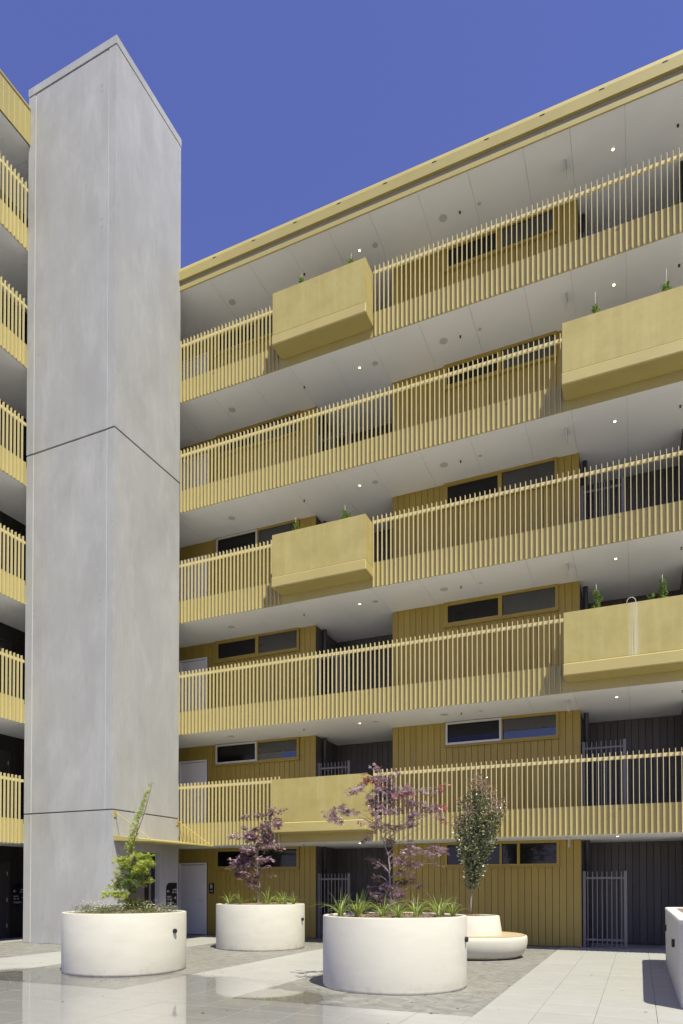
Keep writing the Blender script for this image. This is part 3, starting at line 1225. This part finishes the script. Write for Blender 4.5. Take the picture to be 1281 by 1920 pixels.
def maple(name, label, base, k, nodes, sprays, leaf, pal, bk, seed, lmat, dens=1.0, r0=.02, leader=None, lf_=10, wide=1.4):
    """nodes: trunk polyline (right, height) in units of k metres from the base; sprays: (right, height, half width, half height, palette index)"""
    rd = random.Random(seed)
    t = thing(name, label, 'tree', base)
    up = Vector((0, 0, 1))

    def pos(a, h, d=0.0):
        return RGT * (a * k) + FWD * d + up * (h * k)
    v, f = [], []
    tr = [pos(a, h, d) for a, h, d in nodes]
    hh = max(p.z for p in tr)
    fine = []
    for a, b in zip(tr[:-1], tr[1:]):
        for i in range(4):
            fine.append(a.lerp(b, i / 4) + Vector((rd.uniform(-1, 1), rd.uniform(-1, 1), 0)) * .006)
    fine.append(tr[-1])
    tube_into(v, f, fine, [max(.003, r0 * (1 - .85 * p.z / hh)) for p in fine], 8)
    lv, lf, lc = [], [], []
    for sp in sprays:
        a, h, rx, ry, pi = sp[:5]
        rx, ry = rx * wide, ry * wide
        d = sp[5] if len(sp) > 5 else rd.uniform(-1, 1) * min(.5, abs(a * k) * .8 + .12)
        c = pos(a, h, d)
        # branch from the trunk point a little lower than the spray
        att = min(fine, key=lambda p: (p - (c - up * (.25 * (c - Vector((0, 0, c.z))).length + .05))).length)
        pts = curve_pts(att, c, .04 + .05 * (c - att).length)
        tube_into(v, f, pts, [max(.002, r0 * .32 * (1 - i / 7.5)) for i in range(len(pts))], 5)
        n = int(dens * max(9, rx * ry * k * k / (leaf * leaf) * lf_))
        outd = Vector((c.x, c.y, 0))
        outd = outd.normalized() if outd.length > .03 else rvec(rd, .1)
        twn = max(2, n // 9)
        tips = []
        for _ in range(twn):
            q = Vector((0, 0, 0)) + RGT * (rd.uniform(-1, 1) * rx * k) + FWD * (rd.uniform(-1, 1) * min(rx, 1.4 * ry + .3 * rx) * k) + up * (rd.uniform(-.8, .8) * ry * k)
            e = c + q
            tips.append(e)
            pts = curve_pts(c, e, .02, 3)
            tube_into(v, f, pts, [.0028, .0024, .002, .0014], 4)
        for _ in range(n):
            e = rd.choice(tips)
            tt = rd.random() ** .6
            p = c.lerp(e, tt) + rvec(rd) * leaf * .75
            ax = (outd * .6 + (e - c).normalized() * .6 + rvec(rd, .5) * .8 if (e - c).length > .01 else rvec(rd, .4))
            ax.z -= .25
            ax.normalize()
            un = (up * .45 + SUN * .55 + rvec(rd) * .75)
            un = (un - ax * un.dot(ax)).normalized()
            palmate(lv, lf, lc, p, ax, un, leaf * rd.uniform(.65, 1.2), tone(rd, pal[pi]), 7 if leaf > .06 else 5)
    if leader:
        for (a, h, r, n) in leader:
            for _ in range(n):
                c = pos(a, h)
                q = rvec(rd)
                p = c + q * r * rd.uniform(.15, 1)
                ax = (q + rvec(rd) * .6).normalized()
                un = (up * .3 + SUN * .6 + rvec(rd) * .8)
                un = (un - ax * un.dot(ax)).normalized()
                palmate(lv, lf, lc, p, ax, un, leaf * rd.uniform(.5, .85), tone(rd, pal[0]), 5)
    m = bpy.data.meshes.new('trunk')
    m.from_pydata(v, [], f)
    fix(m)
    for p in m.polygons:
        p.use_smooth = True
    obj('trunk', m, bk, t)
    obj('crown', leaf_mesh('crown', lv, lf, lc, lmat), None, t)
    return t


PUR = [(.24, .15, .20), (.13, .06, .085), (.34, .235, .30), (.18, .095, .11)]  # purples, the mauve ones lightened to carry the sheen of sunlit leaves
RED = [(.36, .06, .06), (.26, .07, .09), (.24, .13, .17)]
BRN = [(.12, .065, .04), (.09, .05, .04), (.085, .04, .05)]
GRN = [(.36, .42, .06), (.27, .36, .05), (.44, .49, .11), (.20, .28, .045)]
GDK = [(.10, .17, .03), (.07, .12, .025), (.14, .2, .035)]

# tall purple maple: picture-crop units (right, up) from the trunk foot
kf = .00796 / 4.927
X0, Z0 = 655, 1475
fs = [(540, 80, 55, 22, 0), (470, 165, 130, 38, 1), (590, 190, 120, 40, 0), (700, 125, 50, 18, 1), (600, 290, 110, 60, 0), (470, 390, 85, 70, 0), (330, 330, 90, 36, 0), (270, 290, 50, 20, 1),
      (190, 440, 120, 40, 0), (95, 500, 80, 50, 0), (120, 560, 60, 40, 0), (640, 400, 100, 60, 0), (620, 490, 110, 40, 0), (840, 310, 170, 45, 0), (760, 330, 90, 40, 1), (900, 400, 130, 45, 0), (1010, 445, 110, 35, 0),
      (1090, 450, 60, 28, 1), (1080, 300, 50, 25, 1), (1060, 520, 50, 22, 1), (1090, 580, 50, 14, 1), (800, 540, 100, 40, 0), (730, 620, 130, 40, 0), (860, 610, 80, 30, 0), (530, 650, 75, 40, 0), (430, 600, 65, 35, 0),
      (450, 540, 60, 40, 0), (440, 715, 50, 18, 0), (660, 760, 60, 30, 2), (790, 790, 70, 20, 0), (940, 840, 180, 28, 0), (1090, 865, 80, 28, 0), (850, 880, 120, 26, 0), (700, 930, 120, 45, 0), (1110, 965, 45, 18, 0),
      (540, 985, 65, 18, 0), (930, 965, 100, 24, 0), (430, 930, 80, 18, 2), (505, 1090, 60, 22, 2), (740, 1060, 70, 24, 0), (600, 1175, 95, 32, 0), (480, 1185, 45, 14, 0), (820, 1130, 120, 40, 2), (900, 1180, 70, 20, 0),
      (640, 1270, 150, 34, 0), (760, 1250, 70, 24, 0), (700, 1330, 110, 26, 0), (560, 1320, 60, 18, 2), (1170, 820, 40, 12, 0)]
nodes = [(0, 0, 0), (-15, 200, .01), (-25, 420, 0), (-28, 570, .02), (-70, 700, .05), (-120, 850, .06), (-130, 1100, .03), (-100, 1380, 0)]
ft = maple('japanese_maple', 'tall loose purple and red maple in the front white planter', (-3.39, 9.68, .98), kf, nodes,
           [(a - X0, Z0 - b, rx, ry, pi) for a, b, rx, ry, pi in fs], .058, [PUR, RED, BRN], BARK_GREY, 21, LEAF_PURPLE, 1.0, .017)
# second leader of the tall maple
kb = .01271 / 5.823
X0, Z0 = 497, 1450
bs = [(710, 405, 85, 22, 0), (620, 410, 50, 40, 0), (690, 490, 55, 22, 0), (605, 555, 100, 36, 0), (520, 455, 55, 22, 0), (350, 470, 60, 18, 0), (690, 560, 50, 20, 0), (440, 620, 130, 40, 0), (380, 700, 120, 40, 0), (250, 690, 60, 20, 0),
      (580, 690, 75, 30, 0), (540, 755, 125, 42, 0), (650, 810, 85, 22, 0), (420, 830, 140, 38, 0), (330, 880, 80, 30, 0), (270, 960, 85, 45, 0), (590, 950, 85, 30, 0), (610, 1030, 40, 24, 0), (320, 1020, 150, 42, 0),
      (225, 1100, 85, 36, 0), (420, 1110, 95, 42, 0), (635, 1125, 35, 10, 0), (400, 1195, 75, 36, 0), (400, 1255, 28, 16, 0), (340, 950, 100, 40, 0), (470, 700, 100, 50, 0), (600, 620, 60, 40, 0)]
nodes = [(0, 0, 0), (5, 120, 0), (12, 270, .02), (-12, 370, 0), (-15, 560, 0), (40, 760, .03), (90, 950, .03), (130, 1070, 0)]
maple('japanese_maple', 'smaller mauve maple in the white planter furthest back', (-8.33, 14.17, .99), kb, nodes,
      [(a - X0, Z0 - b, rx, ry, pi) for a, b, rx, ry, pi in bs], .064, [PUR, RED, BRN], BARK_PALE, 31, LEAF_PURPLE, 1.15, .022)
kg = .00944 / 6.858
X0, Z0 = 415, 1790
gs = [(470, 1010, 60, 30, 0), (610, 1050, 130, 45, 0), (380, 1085, 120, 60, 0), (540, 1130, 150, 60, 0), (370, 1190, 110, 55, 0), (600, 1220, 110, 50, 0), (480, 1250, 120, 55, 0), (520, 1310, 110, 45, 1), (620, 1340, 60, 24, 0), (640, 1130, 70, 40, 0),
      (330, 1360, 100, 40, 0), (290, 1440, 120, 50, 0), (220, 1530, 110, 38, 0), (350, 1530, 120, 50, 0), (390, 1610, 130, 45, 0), (470, 1680, 90, 36, 0), (330, 1685, 80, 34, 1), (570, 1630, 65, 16, 0), (490, 1460, 75, 34, 1), (110, 1440, 40, 16, 0),
      (410, 1700, 90, 30, 0), (450, 1380, 90, 40, 1), (300, 1280, 60, 35, 0), (560, 1400, 60, 30, 0)]
nodes = [(0, 0, 0), (10, 230, 0), (12, 460, .01), (25, 810, 0), (90, 1000, 0), (175, 1230, 0), (235, 1410, .0), (297, 1700, 0)]
lead = []
for i in range(26):
    t_ = i / 25
    a_ = 440 + (700 - 440) * t_ - 30 * math.sin(math.pi * t_)
    b_ = 930 + (120 - 930) * t_
    lead.append((a_ - X0 + random.uniform(-15, 15), Z0 - b_, .085 * (1 - t_) ** .8 + .02, int(26 * (1 - t_) + 4)))
maple('japanese_maple', 'bright green maple with one tall whippy leader in the left planter', (-8.27, 9.575, .97), kg, nodes,
      [(a - X0, Z0 - b, rx, ry, pi) for a, b, rx, ry, pi in gs], .058, [GRN, GDK, BRN], BARK_RED, 41, LEAF, 1.25, .017, lead, 24, 1.1)


# columnar tree in the seat planter
def columnar():
    rd = random.Random(5)
    k = .01117 / 6.4
    X0, Z0 = 335, 1885
    t = thing('columnar_tree', 'narrow upright glossy green tree with reddish tips in the bench planter', 'tree', (-3.25, 14.23, .80))
    up = Vector((0, 0, 1))
    v, f, lv, lf, lc = [], [], [], [], []

    def pos(a, b, d=0):
        return RGT * ((a - X0) * k) + FWD * d + up * ((Z0 - b) * k)
    stem = [pos(335, 1890), pos(340, 1720), pos(352, 1560), pos(368, 1420), pos(390, 1280)]
    tube_into(v, f, stem, [.021, .019, .017, .014, .012], 9)
    limbs = [(420, 160, 0, .55), (500, 200, .12, .5), (350, 230, -.12, .5), (600, 320, .05, .5), (255, 420, .0, .55), (640, 470, -.14, .5), (740, 520, .05, .55), (190, 640, .06, .5), (150, 760, -.08, .4),
             (700, 620, .16, .5), (460, 260, -.22, .5), (540, 380, .26, .5), (400, 420, .2, .5), (300, 560, -.2, .5), (570, 560, -.24, .5)]
    green = [(.10, .12, .04), (.14, .165, .06), (.065, .085, .03), (.25, .265, .13), (.38, .38, .25), (.12, .14, .05)]  # palest greens stand in for sun glints on the leaves
    tipc = [(.32, .20, .15), (.26, .16, .12), (.24, .18, .12)]
    for a, b, d, w0 in limbs:
        st = rd.choice(stem[2:])
        top = pos(a, b, d)
        low = pos(380 + (a - 380) * .45, 1150 - 80 * rd.random(), d * .7)
        pts = []
        for i in range(13):
            q = i / 12
            p = (st * (1 - q) * (1 - q) + low * 2 * q * (1 - q) + top * q * q)
            pts.append(p)
        tube_into(v, f, pts, [.009 * (1 - i / 14) for i in range(13)], 5)
        L = (top - st).length
        n = int(L * 300)
        for _ in range(n):
            q = rd.random() ** .85
            i = min(11, int(q * 12))
            p = pts[i].lerp(pts[i + 1], q * 12 - i)
            r = .135 * math.sin(min(1, q * 1.25 + .15) * math.pi * .72) + .02
            off = rvec(rd, .7)
            p = p + off * r * rd.uniform(.2, 1)
            ax = (off * .8 + up * .5 + rvec(rd) * .5).normalized()
            un = (up * .3 + SUN * .3 + off * .6 + rvec(rd) * .6)
            un = (un - ax * un.dot(ax)).normalized()
            tip = q > .9 and rd.random() < .75
            oval(lv, lf, lc, p, ax, un, rd.uniform(.045, .075), tone(rd, tipc if tip else green))
    for _ in range(260):
        q = rd.random()
        p = pos(345 + 30 * q, 1530 - 330 * q) + rvec(rd) * (.03 + .07 * q) * rd.random()
        ax = (rvec(rd) + up * .3).normalized()
        un = (up + rvec(rd) * .5)
        un = (un - ax * un.dot(ax)).normalized()
        oval(lv, lf, lc, p, ax, un, rd.uniform(.04, .06), tone(rd, green))
    m = bpy.data.meshes.new('trunk')
    m.from_pydata(v, [], f)
    fix(m)
    for p in m.polygons:
        p.use_smooth = True
    obj('trunk', m, BARK_GREY, t)
    obj('crown', leaf_mesh('crown', lv, lf, lc, LEAF_GLOSS), None, t)


columnar()


# strappy grass tufts
def tuft(loc, h, n, seed, label):
    rd = random.Random(seed)
    v, f, c = [], [], []
    pal = [(.26, .34, .07), (.34, .42, .11), (.18, .27, .055), (.40, .44, .18), (.13, .19, .04)]
    for _ in range(n):
        a = rd.random() * 6.283
        d = Vector((math.cos(a), math.sin(a), 0))
        s = Vector((-d.y, d.x, 0))
        L = h * rd.uniform(.55, 1.15)
        lean = rd.uniform(.1, 1.25)
        wd = rd.uniform(.0055, .0095)
        b0 = len(v)
        col = tone(rd, pal)
        N = 7
        for i in range(N):
            t = i / (N - 1)
            p = d * (.02 + L * lean * (.30 * t + .55 * t * t)) + Vector((0, 0, L * (t * 1.05 - lean * .62 * t ** 2.4)))
            wv = wd * (1 - t ** 2.2) + .0006
            v.append(tuple(p + s * wv)); v.append(tuple(p + Vector((0, 0, -.003)))); v.append(tuple(p - s * wv))
            c += [col] * 3
            if i:
                q = b0 + 3 * i
                f.append((q - 3, q - 2, q + 1, q)); f.append((q - 2, q - 1, q + 2, q + 1))
    m = leaf_mesh('blades', v, f, c, GRASS)
    t = obj('grass_tuft', m, None, None, loc)
    tag(t, label, 'plant', 'strappy grass tufts in the planters')


def lay_tufts(c, zb, items, lab):
    n = len(items)
    for i, (dx, dd, h) in enumerate(items):
        p = Vector((c[0], c[1], 0)) + RGT * dx + FWD * dd
        tuft((p.x, p.y, zb), h * random.uniform(.95, 1.25), random.randint(22, 34), 100 + int(abs(c[0]) * 10) + i, lab % ORD[i])


ORD = ['leftmost', 'second from left', 'third from left', 'fourth from left', 'fifth from left', 'sixth from left', 'seventh from left', 'eighth from left', 'ninth from left', 'tenth from left', 'eleventh from left', 'twelfth from left']
lay_tufts(C_F, 1.0, [(-.80, -.18, .44), (-.56, -.42, .42), (-.47, .25, .40), (-.20, -.45, .40), (.0, -.62, .38), (.12, .40, .38), (.27, -.52, .40), (.42, .42, .36), (.60, -.40, .44), (.72, .05, .42), (.86, -.1, .34)],
          'strappy green grass tuft in the front planter, %s')
lay_tufts(C_B, 1.005, [(-.72, -.25, .36), (-.42, -.45, .38), (-.15, .35, .32), (.22, -.45, .42), (.42, .20, .36), (.60, -.30, .40), (.78, .05, .32)],
          'strappy green grass tuft in the furthest planter, %s')


# flowering ground cover in the left planter
def ground_cover():
    rd = random.Random(77)
    v, f, c = [], [], []
    pal = [(.10, .13, .045), (.14, .17, .06), (.07, .10, .035), (.19, .20, .09)]
    clumps = [(rd.uniform(-.95, .95), rd.uniform(-.95, .95)) for _ in range(85)]
    clumps = [q for q in clumps if math.hypot(*q) < .93]
    up = Vector((0, 0, 1))
    for cx, cy in clumps:
        hh = rd.uniform(.07, .15)
        for _ in range(75):
            p = Vector((cx + rd.gauss(0, .08), cy + rd.gauss(0, .08), rd.uniform(0, hh)))
            if math.hypot(p.x, p.y) > .96:
                continue
            ax = (rvec(rd) + up * .5).normalized()
            un = up + rvec(rd) * .5
            un = (un - ax * un.dot(ax)).normalized()
            oval(v, f, c, p, ax, un, rd.uniform(.02, .038), tone(rd, pal), .2)
        for _ in range(5):
            x, y = cx + rd.gauss(0, .1), cy + rd.gauss(0, .1)
            if math.hypot(x, y) > .95:
                continue
            h = hh + rd.uniform(.0, .09)
            b0 = len(v)
            v += [(x - .001, y, 0), (x + .001, y, 0), (x + .001, y, h), (x - .001, y, h)]
            f.append((b0, b0 + 1, b0 + 2, b0 + 3))
            c += [(.12, .15, .05)] * 4
            tl = rvec(rd)
            nrm = (up + tl * .7).normalized()
            e1 = nrm.cross(Vector((1, 0, 0))).normalized()
            e2 = nrm.cross(e1)
            b0 = len(v)
            v.append((x, y, h + .002))
            c.append((.75, .72, .35))
            for i in range(8):
                a = i * math.pi / 4
                r = .013 if i % 2 == 0 else .007
                v.append(tuple(Vector((x, y, h)) + (e1 * math.cos(a) + e2 * math.sin(a)) * r))
                c.append((.82, .80, .80))
            for i in range(8):
                f.append((b0, b0 + 1 + i, b0 + 1 + (i + 1) % 8))
    o = obj('ground_cover', leaf_mesh('ground_cover', v, f, c, LEAF), None, None, (C_G[0], C_G[1], .985))
    tag(o, 'low creeping cover with tiny white flowers around the green maple', 'plant')
    o['kind'] = 'stuff'


ground_cover()


# young staked climbers in the gallery planter boxes
def climber(x, k, h, stake, wid, seed, label, y=15.27):
    rd = random.Random(seed)
    z = BZ + S0 * (k - 1) + BOX_TOP + .002
    t = thing('staked_climber', label, 'plant', (x, y, z), 'young climbers in the gallery boxes')
    lean = rd.uniform(-.05, .05)
    obj('stake', tube('stake', [(0, 0, 0), (lean * .5, 0, stake * .5), (lean, .0, stake)], .0045, 6), STAKE, t)
    v, f, c = [], [], []
    pal = [(.10, .19, .03), (.15, .26, .04), (.20, .30, .06), (.07, .13, .03)]
    up = Vector((0, 0, 1))
    for _ in range(int(230 * h / .35 * wid)):
        q = rd.random() ** .8
        r = .105 * wid * (1.1 - q * .72)
        off = rvec(rd, .4)
        p = Vector((lean * q, 0, q * h)) + off * r * rd.uniform(.1, 1)
        ax = (off + rvec(rd) * .5 + up * .2).normalized()
        un = up + rvec(rd) * .6
        un = (un - ax * un.dot(ax)).normalized()
        oval(v, f, c, p, ax, un, rd.uniform(.03, .055), tone(rd, pal), .3)
    for _ in range(3):
        a = rd.random() * 6.28
        tip = Vector((math.cos(a) * .14 * wid, math.sin(a) * .06, h * rd.uniform(.5, 1.05)))
        for i in range(9):
            q = i / 8
            p = Vector((0, 0, h * .3)).lerp(tip, q)
            oval(v, f, c, p, rvec(rd, .5), up, rd.uniform(.03, .045), tone(rd, pal), .3)
    obj('foliage', leaf_mesh('foliage', v, f, c, LEAF_GLOSS), None, t)


climber(-7.73, 5, .30, .42, 1.1, 1, 'bushy staked climber in the top left gallery box, nearer the tower')
climber(-6.43, 5, .30, .45, .8, 2, 'slender staked climber in the top left gallery box, at its right end')
climber(-7.89, 3, .27, .45, 1.0, 3, 'staked climber in the middle left gallery box, nearer the tower')
climber(-6.53, 3, .30, .46, 1.25, 4, 'wide staked climber in the middle left gallery box, right end')
climber(-.79, 4, .32, .62, .8, 5, 'staked climber with a long bare cane in the upper right box')
climber(.56, 4, .33, .62, .95, 6, 'staked climber at the right edge in the upper right box')
climber(-.78, 2, .44, .58, .95, 7, 'upright staked climber in the lower right box, left end')
climber(.49, 2, .46, .56, .9, 8, 'tall staked climber in the lower right box near the edge')
climber(.27, 2, .17, .02, .75, 9, 'low sprig in the lower right box beside the tall climber')
pts = [(-.085, 0, 0), (-.085, 0, .09)] + [(-.085 * math.cos(math.pi * i / 10), 0, .09 + .10 * math.sin(math.pi * i / 10)) for i in range(1, 10)] + [(.085, 0, .09), (.085, 0, 0)]
tag(obj('irrigation_pipe', tube('irrigation_pipe', pts, .009, 8), STAKE, None, (-.12, 15.27, BZ + S0 + BOX_TOP + .003)), 'looped cream pipe sticking up from the lower right gallery box', 'pipe')


# bits of leaf and grit blown over the paving
def debris():
    rd = random.Random(3)
    v, f, c = [], [], []
    up = Vector((0, 0, 1))
    for _ in range(420):
        x, y = rd.uniform(-12.5, .2), rd.uniform(6.2, 16.3)
        if rd.random() < .55:
            cc = rd.choice((C_G, C_B, C_F))
            a = rd.random() * 6.283
            r = 1.1 + abs(rd.gauss(0, .8))
            x, y = cc[0] + math.cos(a) * r, cc[1] + math.sin(a) * r
        if min(math.hypot(x - q[0], y - q[1]) for q in (C_G, C_B, C_F)) < 1.08 or math.hypot(x - CS[0], y - CS[1]) < 1.0 or (x < -11.5 and y > 12.8):
            continue
        a = rd.random() * 6.283
        ax = Vector((math.cos(a), math.sin(a), .1)).normalized()
        un = up + rvec(rd) * .3
        un = (un - ax * un.dot(ax)).normalized()
        oval(v, f, c, Vector((x, y, .006)), ax, un, rd.choice((.012, .016, .02, .03, .045)), tone(rd, [(.10, .07, .05), (.16, .11, .07), (.07, .06, .05), (.45, .42, .38)]), .3)
    o = obj('leaf_litter', leaf_mesh('leaf_litter', v, f, c, LEAF), None, None)
    tag(o, 'small brown leaf bits and grit scattered over the paving', 'litter')
    o['kind'] = 'stuff'


debris()
